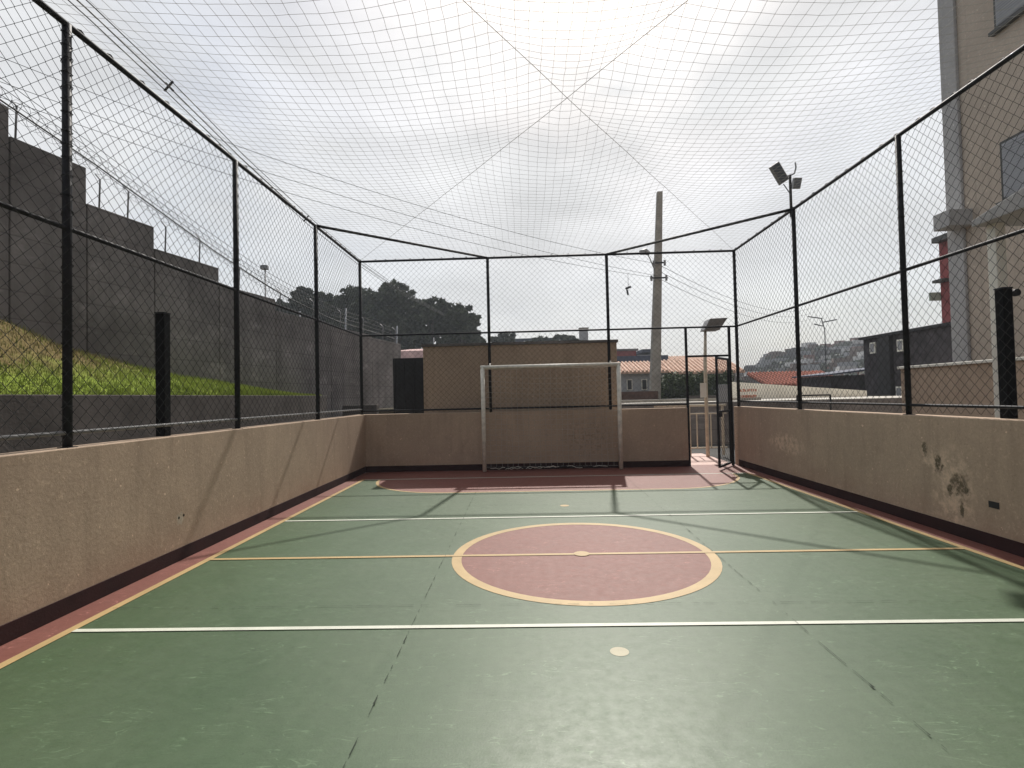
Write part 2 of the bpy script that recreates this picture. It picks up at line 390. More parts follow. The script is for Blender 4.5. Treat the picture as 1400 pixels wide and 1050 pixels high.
# ------------------------------------------------------------------ court floor and painted surfaces
floor = struct(MB().box(XL - .2, XR + .2, YF - .2, YB + .2, -.2, 0.0).build('court_floor', 'red'))
G0, G1 = .21, 9.79
MB().quad((XLl, G0, .0014), (XRl, G0, .0014), (XRl, G1, .0014), (XLl, G1, .0014)).build('green_surface', 'green', floor)
def circ(cx, cy, r, n=72, a0=0, a1=2 * math.pi):
    return [(cx + r * math.cos(a0 + (a1 - a0) * k / n), cy + r * math.sin(a0 + (a1 - a0) * k / n)) for k in range(n + 1)]
MB().poly(circ(CX, CY, 1.2)[:-1], .0028).build('center_circle', 'red', floor)
MB().strip(circ(CX, CY, 1.135), circ(CX, CY, 1.224), .0042).build('painted_line', 'yellow', floor)
RA = 1.5
def area(yl, sgn):
    l = circ(CX - 1.78, yl, RA, 20, math.pi, 1.5 * math.pi); r = circ(CX + 1.78, yl, RA, 20, 1.5 * math.pi, 2 * math.pi)
    p = l + r
    if sgn > 0: p = [(x, 2 * yl - y) for x, y in p]
    return p
for yl, sg in ((G1, -1), (G0, 1)):
    p = area(yl, sg)
    m = MB().poly(p, .0028)
    if sg > 0: m.f = [tuple(reversed(f)) for f in m.f]
    m.build('goal_area', 'red', floor)
    q = []
    for x, y in p:
        cx = CX - 1.78 if x < CX - 1.78 else (CX + 1.78 if x > CX + 1.78 else x); d = Vector((x - cx, y - yl)); d.normalize(); q.append((x - d.x * .05, y - d.y * .05))
    MB().strip(q, p, .0042).build('painted_line', 'yellow', floor)
def line(x0, x1, y0, y1, z, m): return MB().quad((x0, y0, z), (x1, y0, z), (x1, y1, z), (x0, y1, z)).build('painted_line', m, floor)
line(XLl - .035, XLl + .03, G0, G1 + .03, .0056, 'yellow'); line(XRl - .03, XRl + .035, G0, G1 + .03, .0056, 'yellow')
line(XLl + .03, XRl - .03, G1 - .02, G1 + .02, .0057, 'white_line'); line(XLl + .03, XRl - .03, G0 - .02, G0 + .02, .0057, 'white_line')
line(XLl + .03, XRl - .03, CY - .025, CY + .025, .0070, 'yellow')
line(XLl + .03, XRl - .03, 3.462 - .022, 3.462 + .022, .0070, 'white_line'); line(XLl + .03, XRl - .03, 6.54 - .022, 6.54 + .022, .0070, 'white_line')
MB().poly(circ(.49, 5.0, .075, 24)[:-1], .0084).build('centre_spot', 'yellow', floor)
MB().poly(circ(.51, 3.11, .055, 24)[:-1], .0028).build('penalty_spot', 'spot', floor)
MB().poly(circ(.49, 7.2, .06, 20)[:-1], .0028).build('penalty_spot', 'yellow', floor)
# worn construction joints, broken up
def joint(a, b, seed):
    rnd = random.Random(seed); a, b = Vector((*a, 0)), Vector((*b, 0)); d = (b - a); L = d.length; d /= L; n = Vector((-d.y, d.x, 0))
    m = MB(); t = 0
    while t < L:
        seg = rnd.uniform(.02, .07)
        if rnd.random() < .55:
            w0, w1 = rnd.uniform(.0006, .0021), rnd.uniform(.0006, .0021)
            if rnd.random() < .05: w0 *= 3
            k0, k1 = mnoise.noise(Vector((t * 1.5, seed, 0))) * .010, mnoise.noise(Vector(((t + seg) * 1.5, seed, 0))) * .010
            p, q = a + d * t + n * k0, a + d * (t + seg) + n * k1
            m.quad((*(p - n * w0).xy, .0100), (*(q - n * w1).xy, .0100), (*(q + n * w1).xy, .0100), (*(p + n * w0).xy, .0100))
        t += seg
    o = m.build('floor_joint', 'crack', floor); return stuff(o)
joint((-.76, .2), (-.84, 9.7), 1); joint((1.68, .2), (1.76, 9.7), 2); joint((XLl, 3.83), (XRl, 3.78), 3); joint((XLl, 7.3), (XRl, 7.26), 4)

# ------------------------------------------------------------------ court walls
def wall(label, x0, x1, y0, y1, mat, skirts):
    w = thing('court_wall', label, 'wall', ((x0 + x1) / 2, (y0 + y1) / 2, 0))
    MB().box(x0, x1, y0, y1, 0, H).build('wall_body', mat, w, bevel=.008)
    for s in skirts: MB().box(*s, .0, .125).build('skirting', 'skirt', w, bevel=.004)
    return w
wall('long rough beige wall along the left side of the court', XL - .2, XL, YF - .2, YB + .2, 'wall_left', [(XL, XL + .008, YF, YB)])
rw = wall('long beige wall with mould stain along the right side of the court', XR, XR + .2, YF - .2, YB + .2, 'wall_right', [(XR - .008, XR, YF, YB)])
wall('shaded beige wall behind the white goal', XL, DX0, YB, YB + .2, 'wall_goal', [(XL + .008, DX0, YB - .008, YB)])
wall('short beige wall behind the viewer at the near end', XL, XR, YF - .2, YF, 'wall', [(XL + .008, XR - .008, YF, YF + .008)])
MB().box(XR - .003, XR + .01, 4.94, 5.05, .37, .43).build('drain_hole', 'dark', rw)
struct(MB().box(DX0, XR, YB + .2, 13.1, -.06, -.002).build('landing', 'landing'))

# ------------------------------------------------------------------ chain-link
def chainlink(name, parent, p0, p1, z0, z1, nrm, pitch=.057, r=.0026, seed=0):
    """zigzag wires woven into each other between ground points p0 and p1"""
    p0, p1 = Vector((*p0, 0)), Vector((*p1, 0)); d = p1 - p0; L = d.length; d /= L; n = Vector((*nrm, 0))
    cols = int(L / pitch); rows = int((z1 - z0) / pitch); pt = L / cols; rt = (z1 - z0) / rows
    V, F = [], []
    def P(c, k, side):
        u, z = c * pt, z0 + k * rt
        du = .010 * mnoise.noise(Vector((u * 1.3, z * 1.3, seed))); dz = .012 * mnoise.noise(Vector((u * 1.1, z * 1.1, seed + 9)))
        dn = .012 * mnoise.noise(Vector((u * .8, z * .8, seed + 5)))
        return p0 + d * (u + du) + n * (side * .0022 + dn) + Vector((0, 0, z + dz))
    tri = [(math.cos(a), math.sin(a)) for a in (0, 2.094, 4.189)]
    for c in range(cols):
        base = len(V)
        for k in range(rows + 1):
            right = (c + k) % 2
            p = P(c + right, k, 1 if right else -1)
            for a, b in tri: V.append(tuple(p + d * (a * r) + n * (b * r)))
        for k in range(rows):
            for j in range(3):
                a0 = base + 3 * k + j; a1 = base + 3 * k + (j + 1) % 3; F.append((a0, a1, a1 + 3, a0 + 3))
    m = MB(); m.v = V; m.f = F
    return stuff(m.build(name, 'wire', parent))

def fence_side(label, x, nrm, ys, mesh_x):
    f = thing('chain_link_fence', label, 'fence', (x, 5, H))
    for y in ys:
        p = MB().tube([(x, y, H - .02), (x, y, HR + .0)], .031, 10).build('post', 'post', f, True)
        MB().box(x - .042, x + .042, y - .042, y + .042, H, H + .006).build('base_plate', 'post', p)
    MB().tube([(x, YF - .05, HR), (x, YB + .05, HR)], .024, 8).build('top_rail', 'post', f, True)
    MB().tube([(x, YF, HM), (x, YB, HM)], .019, 8).build('middle_rail', 'post', f, True)
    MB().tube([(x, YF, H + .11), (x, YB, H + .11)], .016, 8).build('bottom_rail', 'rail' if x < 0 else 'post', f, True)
    chainlink('wire_mesh', f, (mesh_x, YF), (mesh_x, YB), H + .035, HR - .02, nrm, seed=x)
    return f
fence_side('black chain-link fence standing on the left court wall', FL, (1, 0), (-.83, 1.5, 3.83, 6.14, 8.54), FL + .033)
fence_side('black chain-link fence standing on the right court wall', FR, (1, 0), (-.83, 1.38, 3.72, 6.09, 8.46), FR - .033)
YP = YB + .03
fb = thing('chain_link_fence', 'black chain-link fence standing on the wall behind the goal', 'fence', (0, YP, H))
for x, zb in ((FL, H - .02), (-.737, H - .02), (1.731, H - .02), (FR, 0.0)):
    MB().tube([(x, YP, zb), (x, YP, HR + .005)], .031, 10).build('post', 'post', fb, True)
for x in (DX0 + .02, DX1): MB().box(x - .022, x + .022, YP - .022, YP + .022, 0, HM).build('door_jamb', 'post', fb)
MB().tube([(FL, YP, HR), (FR, YP, HR)], .024, 8).build('top_rail', 'post', fb, True)
MB().tube([(FL, YP, HM), (FR, YP, HM)], .019, 8).build('middle_rail', 'post', fb, True)
MB().tube([(FL, YP, H + .07), (DX0, YP, H + .07)], .018, 8).build('bottom_rail', 'post', fb, True)
MB().box(DX0 + .042, DX1 - .022, YP - .018, YP + .018, 2.225, 2.265).build('door_lintel', 'post', fb)
chainlink('wire_mesh', fb, (FL, YP - .033), (FR, YP - .033), HM, HR - .02, (0, -1), seed=21)
chainlink('wire_mesh', fb, (FL, YP - .033), (DX0, YP - .033), H + .03, HM, (0, -1), seed=23)
chainlink('wire_mesh', fb, (DX0, YP - .0), (DX1, YP - .0), 2.27, HM, (0, -1), seed=24)
chainlink('wire_mesh', fb, (DX1 + .02, YP - .0), (FR - .03, YP - .0), .03, HM, (0, -1), seed=25)
ff = thing('chain_link_fence', 'black chain-link fence on the near end wall behind the viewer', 'fence', (0, YF, H))
for x in (FL, -.737, 1.731, FR): MB().tube([(x, YF - .05, H - .02), (x, YF - .05, HR + .005)], .031, 10).build('post', 'post', ff, True)
MB().tube([(FL, YF - .05, HR), (FR, YF - .05, HR)], .024, 8).build('top_rail', 'post', ff, True)
MB().tube([(FL, YF - .05, HM), (FR, YF - .05, HM)], .019, 8).build('middle_rail', 'post', ff, True)
chainlink('wire_mesh', ff, (FL, YF - .02), (FR, YF - .02), H + .03, HR - .02, (0, -1), pitch=.114, seed=31)
for a, b, lab in (((FL, 8.54), (-.737, YP), 'black diagonal brace across the far left corner above the fence'), ((FR, 8.46), (1.731, YP), 'black diagonal brace across the far right corner above the fence'),
                  ((FL, 1.5), (-.737, YF - .05), 'black diagonal brace across the near left corner'), ((FR, 1.38), (1.731, YF - .05), 'black diagonal brace across the near right corner')):
    tag(MB().tube([(*a, HR + .004), (*b, HR + .004)], .024, 8).build('corner_brace', 'post', None, True), lab, 'brace')

# open gate leaf (hinged at the right jamb, swung into the court)
hx, hy = 4.14, YB - .02; nx_, ny_ = 3.66, 10.17
g = thing('gate', 'narrow black mesh gate standing open at the far right corner', 'gate', (hx, hy, .04))
dv = Vector((nx_ - hx, ny_ - hy, 0)); GL = dv.length; dv.normalize(); nv = Vector((-dv.y, dv.x, 0))
def gbar(name, u0, u1, z0, z1, w=.018):
    a = Vector((hx, hy, 0)) + dv * u0; b = Vector((hx, hy, 0)) + dv * u1
    q = [a - nv * w, b - nv * w, b + nv * w, a + nv * w]
    return MB().hexa([(p.x, p.y, z0) for p in q], [(p.x, p.y, z1) for p in q]).build(name, 'post', g)
gbar('stile', 0, .045, .05, 2.18); gbar('stile', GL - .045, GL, .05, 2.18)
gbar('rail', .045, GL - .045, .05, .09); gbar('rail', .045, GL - .045, 2.14, 2.18); gbar('rail', .045, GL - .045, 1.10, 1.14)
gbar('latch', GL - .20, GL - .06, 1.02, 1.10, .03)
chainlink('wire_mesh', g, (hx + dv.x * .04, hy + dv.y * .04), (nx_ - dv.x * .04, ny_ - dv.y * .04), .09, 2.14, (nv.x, nv.y), seed=41)

# ------------------------------------------------------------------ overhead net
net_y0, net_y1 = YF, YP
cx0, cy0 = (FL + FR) / 2, (net_y0 + net_y1) / 2; hxn, hyn = (FR - FL) / 2, (net_y1 - net_y0) / 2
def net_z(x, y):
    u, v = (x - cx0) / hxn, (y - cy0) / hyn
    a, b = max(abs(u), abs(v)), min(abs(u), abs(v)); a = max(a, 1e-4)
    s = (1 - (b / a) ** 2) * a * (1 - a) * 4
    return HR + .02 - .19 * s - .05 * (1 - a) + .012 * mnoise.noise(Vector((x * 1.1, y * 1.1, 4)))
def net():
    nx, ny = 73, 110; m = MB(); P = {}
    for i in range(nx + 1):
        for j in range(ny + 1):
            x = FL + (FR - FL) * i / nx; y = net_y0 + (net_y1 - net_y0) * j / ny
            jx = .007 * mnoise.noise(Vector((x * 2.3, y * 2.3, 0))) + .018 * mnoise.noise(Vector((x * .6, y * .6, 8))) + random.uniform(-.005, .005)
            jy = .007 * mnoise.noise(Vector((x * 2.3, y * 2.3, 5))) + .018 * mnoise.noise(Vector((x * .6, y * .6, 3))) + random.uniform(-.005, .005)
            if i in (0, nx): jx = 0
            if j in (0, ny): jy = 0
            P[i, j] = Vector((x + jx, y + jy, net_z(x, y)))
    r = .0015
    tri = [(math.cos(a), math.sin(a)) for a in (0, 2.094, 4.189)]
    for i in range(nx + 1):
        base = len(m.v)
        for j in range(ny + 1):
            for a, b in tri: m.v.append(tuple(P[i, j] + Vector((a * r, 0, b * r))))
        for j in range(ny):
            for k in range(3):
                a0 = base + 3 * j + k; a1 = base + 3 * j + (k + 1) % 3; m.f.append((a0, a1, a1 + 3, a0 + 3))
    for j in range(ny + 1):
        base = len(m.v)
        for i in range(nx + 1):
            for a, b in tri: m.v.append(tuple(P[i, j] + Vector((0, a * r, b * r))))
        for i in range(nx):
            for k in range(3):
                a0 = base + 3 * i + k; a1 = base + 3 * i + (k + 1) % 3; m.f.append((a0, a1, a1 + 3, a0 + 3))
    for i in range(1, nx):                      # knots
        for j in range(1, ny):
            p = P[i, j]; q = .0034; b = len(m.v)
            m.v += [tuple(p + Vector(d) * q) for d in ((1, 0, 0), (0, 1, 0), (-1, 0, 0), (0, -1, 0), (0, 0, 1), (0, 0, -1))]
            for k in range(4): m.f += [(b + k, b + (k + 1) % 4, b + 4), (b + (k + 1) % 4, b + k, b + 5)]
    t = thing('overhead_net', 'pale square-mesh net stretched over the whole court', 'net', (cx0, cy0, HR))
    stuff(m.build('net_mesh', 'net', t))
    for sx in (1, -1):
        pts = []
        for k in range(61):
            f = -1 + 2 * k / 60; x = cx0 + hxn * f * sx; y = cy0 + hyn * f; pts.append((x, y, net_z(x, y) - .004))
        MB().tube(pts, .0026, 5).build('rope', 'rope', t, True)
    tie = MB()                                  # lashings that hold the net's edge to the rails
    for x in (FL, FR):
        y = YF + .1
        while y < YB: 
            tie.tube([(x, y, HR + .030), (x + .004, y + .03, HR + .040), (x, y + .06, HR + .028)], .007, 4); y += random.uniform(.2, .38)
    x = FL
    while x < FR: tie.tube([(x, YP, HR + .030), (x + .03, YP, HR + .038)], .006, 4); x += random.uniform(.2, .4)
    stuff(tie.build('lashing', 'post', t))
net()
for par, pts in ((bpy.data.objects['chain_link_fence'], [(FL, y) for y in (1.5, 3.83, 6.14, 8.54)]), (bpy.data.objects['chain_link_fence.001'], [(FR, y) for y in (1.38, 3.72, 6.09, 8.46)]), (fb, [(-.737, YP), (1.731, YP), (FL, YP), (FR, YP)])):
    m = MB(); rt = random.Random(len(pts))
    for x, y in pts:
        z = H + .1
        while z < HR - .05:
            t = rt.uniform(-.02, .02); n = 10
            m.tube([(x + .036 * math.cos(6.283 * k / n), y + .036 * math.sin(6.283 * k / n), z + t * math.cos(6.283 * k / n)) for k in range(n + 1)], .0035, 3, False)
            z += rt.uniform(.09, .15)
    stuff(m.build('wire_ties', 'wire', par))

# ------------------------------------------------------------------ goal
gx0, gx1, gy, gh = -.864, 1.864, 10.56, 2.10
gt = thing('goal', 'small white-painted goal with chipped posts in front of the far wall', 'goal', ((gx0 + gx1) / 2, gy, 0))
for x in (gx0, gx1): MB().tube([(x, gy, .012), (x, gy, gh)], .042, 12).build('goal_post', 'goal', gt, True)
MB().tube([(gx0 - .04, gy, gh), (gx1 + .04, gy, gh)], .04, 12).build('crossbar', 'goal', gt, True)
for x in (gx0, gx1):
    MB().tube([(x + (.15 if x < 0 else -.15), gy, gh + .03), (x + (.15 if x < 0 else -.15), gy + .05, gh + .07), (x + (.15 if x < 0 else -.15), YB - .02, gh + .02)], .014, 6).build('back_stay', 'goal', gt, True)
    MB().tube([(x, gy + .04, .04), (x, YB - .03, .04)], .014, 6).build('ground_bar', 'dark', gt, True)
def goal_net():
    m = MB(); nx, nz = 24, 18; P = {}
    for i in range(nx + 1):
        for k in range(nz + 1):
            u = i / nx; w = k / nz; x = gx0 + (gx1 - gx0) * u
            z = gh - .04 - w * (gh - .10); y = gy + .03 + .20 * min(1, w * 2.2) - .02 * math.sin(w * 9 + u * 5)
            z -= .10 * math.sin(math.pi * u) * (1 - w) * (w > 0)
            P[i, k] = (x + .02 * mnoise.noise(Vector((x * 3, z * 3, 0))), min(y, YB - .02), z + .02 * mnoise.noise(Vector((x * 3, z * 3, 7))))
    for i in range(nx + 1): m.tube([P[i, k] for k in range(nz + 1)], .0022, 3, False)
    for k in range(nz + 1): m.tube([P[i, k] for i in range(nx + 1)], .0022, 3, False)
    stuff(m.build('goal_net', 'net', gt))
    b = MB(); rnd = random.Random(3)           # slack net bunched on the floor
    for q in range(34):
        x = rnd.uniform(gx0 + .05, gx1 - .3); pts = []
        for s in range(7): pts.append((x + s * .06, 10.66 + rnd.uniform(-.05, .07), .03 + rnd.uniform(0, .06)))
        b.tube(pts, .0045, 4, False)
    stuff(b.build('slack_net', 'dark', gt))
    b = MB()
    for q in range(9):
        x = rnd.uniform(gx0 + .05, gx1 - .5); pts = []
        for s in range(6): pts.append((x + s * .06, 10.62 + rnd.uniform(-.04, .05), .04 + rnd.uniform(0, .05)))
        b.tube(pts, .004, 4, False)
    stuff(b.build('slack_net', 'goal', gt))
goal_net()
for par, pts in ((bpy.data.objects['chain_link_fence'], [(FL, y) for y in (1.5, 3.83, 6.14, 8.54)]), (bpy.data.objects['chain_link_fence.001'], [(FR, y) for y in (1.38, 3.72, 6.09, 8.46)]), (fb, [(-.737, YP), (1.731, YP), (FL, YP), (FR, YP)])):
    m = MB(); rt = random.Random(len(pts))
    for x, y in pts:
        z = H + .1
        while z < HR - .05:
            t = rt.uniform(-.02, .02); n = 10
            m.tube([(x + .036 * math.cos(6.283 * k / n), y + .036 * math.sin(6.283 * k / n), z + t * math.cos(6.283 * k / n)) for k in range(n + 1)], .0035, 3, False)
            z += rt.uniform(.09, .15)
    stuff(m.build('wire_ties', 'wire', par))

# ------------------------------------------------------------------ volleyball posts beside the court
def netpost(x, top, label, knob):
    t = thing('net_post', label, 'post', (x, 5.0, H))
    MB().box(x - .045, x + .045, 4.955, 5.045, H, top).build('post_tube', 'blackpost', t, bevel=.006)
    MB().box(x - .048, x + .048, 4.952, 5.048, top, top + .012).build('cap', 'post', t)
    if knob:
        MB().tube([(x + .045, 5.0, top - .035), (x + .115, 5.0, top - .035)], .010, 8).build('hook_arm', 'post', t)
        MB().tube([(x + .115, 4.985, top - .035), (x + .115, 5.015, top - .035)], .034, 16).build('pulley', 'post', t)
    return t
netpost(-3.515, 2.38, 'thick black square post on the left wall without any pulley', False)
netpost(4.475, 2.40, 'thick black square post on the right wall with a round pulley', True)

# ------------------------------------------------------------------ floodlights above the right fence
fl = thing('floodlight_mast', 'twin floodlights on a short mast above the right fence', 'floodlight', (FR, 8.50, HR))
fx, fy = FR, 8.52
MB().tube([(fx, fy, 4.3), (fx, fy, 4.98)], .022, 8).build('mast', 'post', fl, True)
MB().tube([(fx - .16, fy, 4.95), (fx, fy, 4.97), (fx + .07, fy, 5.0), (fx + .1, fy, 5.1), (fx + .09, fy, 5.18)], .012, 6).build('crossarm', 'lampgrey', fl, True)
def flood(cx, cy, cz, w, h, d, rx, ry):
    m = MB().box(-w / 2, w / 2, -d / 2, d / 2, -h / 2, h / 2); mt = Matrix.Translation((cx, cy, cz)) @ Matrix.Rotation(ry, 4, 'Y') @ Matrix.Rotation(rx, 4, 'X')
    m.v = [tuple(mt @ Vector(v)) for v in m.v]; o = m.build('floodlight', 'lampgrey', fl, bevel=.01)
    q = MB().box(-w / 2 + .02, w / 2 - .02, -d / 2 - .006, -d / 2 + .002, -h / 2 + .02, h / 2 - .02); q.v = [tuple(mt @ Vector(v)) for v in q.v]; q.build('lens', 'glass', o)
    for k in range(5):
        zz = -h / 2 + h * (k + .5) / 5; q = MB().box(-w / 2 + .02, w / 2 - .02, d / 2, d / 2 + .025, zz - .006, zz + .006); q.v = [tuple(mt @ Vector(v)) for v in q.v]; q.build('cooling_fin', 'lampgrey', o)
flood(fx - .20, fy - .05, 4.99, .17, .33, .06, R(8), R(-33))
flood(fx + .125, fy + .05, 4.86, .12, .17, .09, R(20), R(4))
MB().tube([(fx - .12, fy - .02, 4.83), (fx - .01, fy, 4.68)], .008, 5).build('power_lead', 'cable', fl, True)

# ------------------------------------------------------------------ outside the gate: railing, lamp pole
rl = thing('railing', 'cream metal railing on the landing outside the gate', 'railing', (3.9, 12.62, 0))
MB().box(3.05, 4.75, 12.60, 12.66, 1.165, 1.215).build('handrail', 'cream', rl, bevel=.008)
MB().box(3.05, 4.75, 12.61, 12.65, .98, 1.01).build('rail', 'cream', rl); MB().box(3.05, 4.75, 12.61, 12.65, .17, .20).build('rail', 'cream', rl)
for x in (3.52, 3.87, 4.66): MB().box(x - .025, x + .025, 12.605, 12.655, 0, 1.165).build('railing_post', 'cream', rl)
for x in (3.25, 3.70, 4.05, 4.38): MB().box(x - .012, x + .012, 12.618, 12.642, .20, .98).build('baluster', 'cream', rl)
lp = thing('lamp_pole', 'cream lamp pole with a grey square head outside the gate', 'lamp post', (4.21, 12.4, 0))
MB().tube([(4.21, 12.4, 0), (4.21, 12.4, 2.2), (4.24, 12.4, 3.0)], [.042, .04, .03], 10).build('pole', 'cream', lp, True)
MB().hexa([(4.14, 12.2, 2.93), (4.50, 12.2, 2.93), (4.50, 12.5, 2.93), (4.14, 12.5, 2.93)], [(4.26, 12.1, 3.19), (4.66, 12.1, 3.20), (4.66, 12.5, 3.20), (4.26, 12.5, 3.19)]).build('lamp_head', 'lampgrey', lp, bevel=.015)
MB().box(4.06, 4.20, 12.33, 12.352, 1.38, 1.72).build('notice_plate', 'whitewall', lp)
tag(MB().box(5.75, 6.1, 15.8, 15.92, 1.19, 1.72).build('meter_cabinet', 'lightgrey', None, bevel=.01), 'pale grey cabinet seen through the open gate', 'cabinet')
tag(MB().box(2.0, 14.5, 15.75, 15.95, -.07, 1.19).build('retaining_wall', 'darkwall'), 'dark low retaining wall beyond the gate railing', 'wall')

# ------------------------------------------------------------------ left side: planter wall, slope, stepped boundary wall
tag(MB().box(-5.36, -5.2, -3, 13.6, -.07, 1.635).build('planter_wall', 'concrete', None, bevel=.01), 'dark low concrete wall holding up the grass bank', 'wall')
tag(MB().box(-5.3, -4.3, 15.0, 15.25, -.07, 1.36).build('low_wall', 'concrete', None, bevel=.02), 'stub of low concrete wall at the end of the grass bank', 'wall')
S = .19
def wx(y): return -4.73 + S * (y - 19.89)
def slope_z(y):
    t = [(-3, 3.9), (4, 3.5), (5.5, 3.15), (7, 2.72), (7.73, 2.42), (9.4, 2.09), (11.3, 1.89), (12.7, 1.71), (13.6, 1.62), (20, 1.2)]
    for (a, za), (b, zb) in zip(t, t[1:]):
        if a <= y <= b: return za + (zb - za) * (y - a) / (b - a)
    return 1.2
def bank(x, y):
    x1 = wx(y) + .0; u = (x + 5.34) / (x1 + 5.34); u = max(0, min(1, u))
    return 1.60 + (slope_z(y) - 1.60) * (u ** .85) + .03 * mnoise.noise(Vector((x * 2, y * 2, 0)))
m = MB(); NY, NX = 90, 22
for j in range(NY + 1):
    y = -3 + 16.6 * j / NY
    for i in range(NX + 1):
        x = -5.34 + (wx(y) - .05 + 5.34) * i / NX; m.v.append((x, y, bank(x, y)))
for j in range(NY):
    for i in range(NX):
        a = j * (NX + 1) + i; m.f.append((a, a + NX + 1, a + NX + 2, a + 1))
struct(m.build('grass_bank', 'slope', None, True))
for nm, mat, cnt, lab in (('grass', 'blade', 30000, 'short green grass along the foot of the bank'), ('dry_grass', 'straw', 14000, 'dry straw-coloured grass on the upper bank')):
    b = MB(); rnd = random.Random(11)
    for q in range(cnt):
        y = rnd.uniform(2, 13.6); u = rnd.random()
        if mat == 'blade': u = u ** 1.6
        x = -5.33 + (wx(y) + 5.34) * u; z = bank(x, y)
        dry = z - .06 * y + .7 * (mnoise.noise(Vector((x, y, z)) * 2.5) * .5 + .5) > 1.93
        if dry != (mat == 'straw'): 
            if rnd.random() > .12: continue
        hgt = rnd.uniform(.03, .09); a = rnd.uniform(0, 6.28); w = .005; lx, ly = rnd.uniform(-.03, .03), rnd.uniform(-.03, .03)
        i = len(b.v); b.v += [(x - w * math.cos(a), y - w * math.sin(a), z - .01), (x + w * math.cos(a), y + w * math.sin(a), z - .01), (x + lx, y + ly, z + hgt)]; b.f.append((i, i + 1, i + 2))
    o = stuff(b.build(nm, mat)); tag(o, lab, 'grass')
bw = thing('boundary_wall', 'tall grey stepped concrete wall climbing behind the grass bank', 'wall', (wx(10), 10, 0))
steps = [(-3, .5, 7.2), (.5, 3.3, 6.6), (3.3, 5.6, 6.1), (5.6, 7.1, 5.72), (7.1, 8.16, 5.32), (8.16, 9.37, 4.75), (9.37, 10.9, 4.36), (10.9, 12.7, 4.02), (12.7, 15.1, 3.74), (15.1, 17.6, 3.68), (17.6, 19.9, 3.60)]
for y0, y1, zt in steps:
    g_ = .012
    MB().hexa([(wx(y0 + g_) - .2, y0 + g_, 0), (wx(y0 + g_), y0 + g_, 0), (wx(y1 - g_), y1 - g_, 0), (wx(y1 - g_) - .2, y1 - g_, 0)],
              [(wx(y0 + g_) - .2, y0 + g_, zt), (wx(y0 + g_), y0 + g_, zt), (wx(y1 - g_), y1 - g_, zt), (wx(y1 - g_) - .2, y1 - g_, zt)]).build('wall_panel', 'darkwall', bw, bevel=.008)
    MB().hexa([(wx(y1 - g_) - .19, y1 - g_, 0), (wx(y1 - g_) - .03, y1 - g_, 0), (wx(y1 + g_) - .03, y1 + g_, 0), (wx(y1 + g_) - .19, y1 + g_, 0)],
              [(wx(y1 - g_) - .19, y1 - g_, zt - .5), (wx(y1 - g_) - .03, y1 - g_, zt - .5), (wx(y1 + g_) - .03, y1 + g_, zt - .5), (wx(y1 + g_) - .19, y1 + g_, zt - .5)]).build('joint_filler', 'darkwall', bw)
def top_at(y):
    for y0, y1, zt in steps:
        if y0 <= y < y1: return zt
    return 3.6
ef = thing('wall_top_fence', 'thin electric wires on short rods along the stepped wall', 'electric fence', (wx(10), 10, 5))
rods = [1.2, 2.9, 4.6, 6.2, 7.25, 8.45, 8.95, 9.7, 10.5, 11.6, 13.0, 14.4, 15.8, 17.2, 18.6, 19.6]
HT = {}
for y in rods:
    z = top_at(y); x = wx(y) - .1; zt = z + .62; HT[y] = zt
    MB().tube([(x, y, z - .02), (x + .02, y, zt - .12), (x - .10, y + .05, zt)], .014, 5).build('rod', 'lampgrey', ef, True)
def interp(y, tab):
    for (a, za), (b, zb) in zip(tab, tab[1:]):
        if a <= y <= b: return za + (zb - za) * (y - a) / (b - a)
    return tab[-1][1]
tab = [(-3, 8.0), (3, 7.0), (6.2, 6.35), (8.3, 5.82), (10.5, 5.15), (12.7, 4.62), (15.1, 4.3), (20, 4.15)]
for q, dz in enumerate((0, -.13, -.26, -.39)):
    pts = [(wx(y) - .1 + .02 * q, y, interp(y, tab) + dz + .01 * math.sin(y * 3 + q)) for y in [-3 + .8 * k for k in range(29)]]
    MB().tube(pts, .0060, 4).build('wire', 'cable', ef, True)
pts = []                                        # loose coil of razor wire
for k in range(1400):
    y = 5.6 + 9.0 * k / 1400; a = k * .35
    pts.append((wx(y) - .1 + .13 * math.cos(a), y, interp(y, tab) - .30 + .13 * math.sin(a)))
MB().tube(pts, .0026, 3, False).build('wire_coil', 'cable', ef)
tag(MB().tube([(wx(y) + .12, y, interp(y, tab) - .47 + .0 * y) for y in [-3 + .8 * k for k in range(29)]], .012, 6).build('cable', 'cable', None, True), 'thick black cable running just above the stepped wall', 'cable')

# ------------------------------------------------------------------ beige service block behind the goal wall, dark gate, pink-roofed house
sb = thing('service_block', 'beige windowless block right behind the goal wall', 'building', (-.12, 12.8, 0))
MB().box(-2.21, 1.97, 11.3, 14.3, -.07, 2.62).build('wall', 'wall', sb, bevel=.01)
MB().box(-2.24, 2.0, 11.27, 14.33, 2.62, 2.675).build('coping', 'darkwall', sb)
dg = thing('metal_gate', 'dark metal gate between the grey wall and the beige block', 'gate', (-2.7, 13.0, 0))
MB().box(-3.3, -2.26, 13.0, 13.04, -.05, 2.52).build('gate_panel', 'dark', dg)
for k in range(5): MB().box(-3.28 + k * .24, -3.25 + k * .24, 12.97, 13.0, -.05, 2.5).build('gate_bar', 'dark', dg)

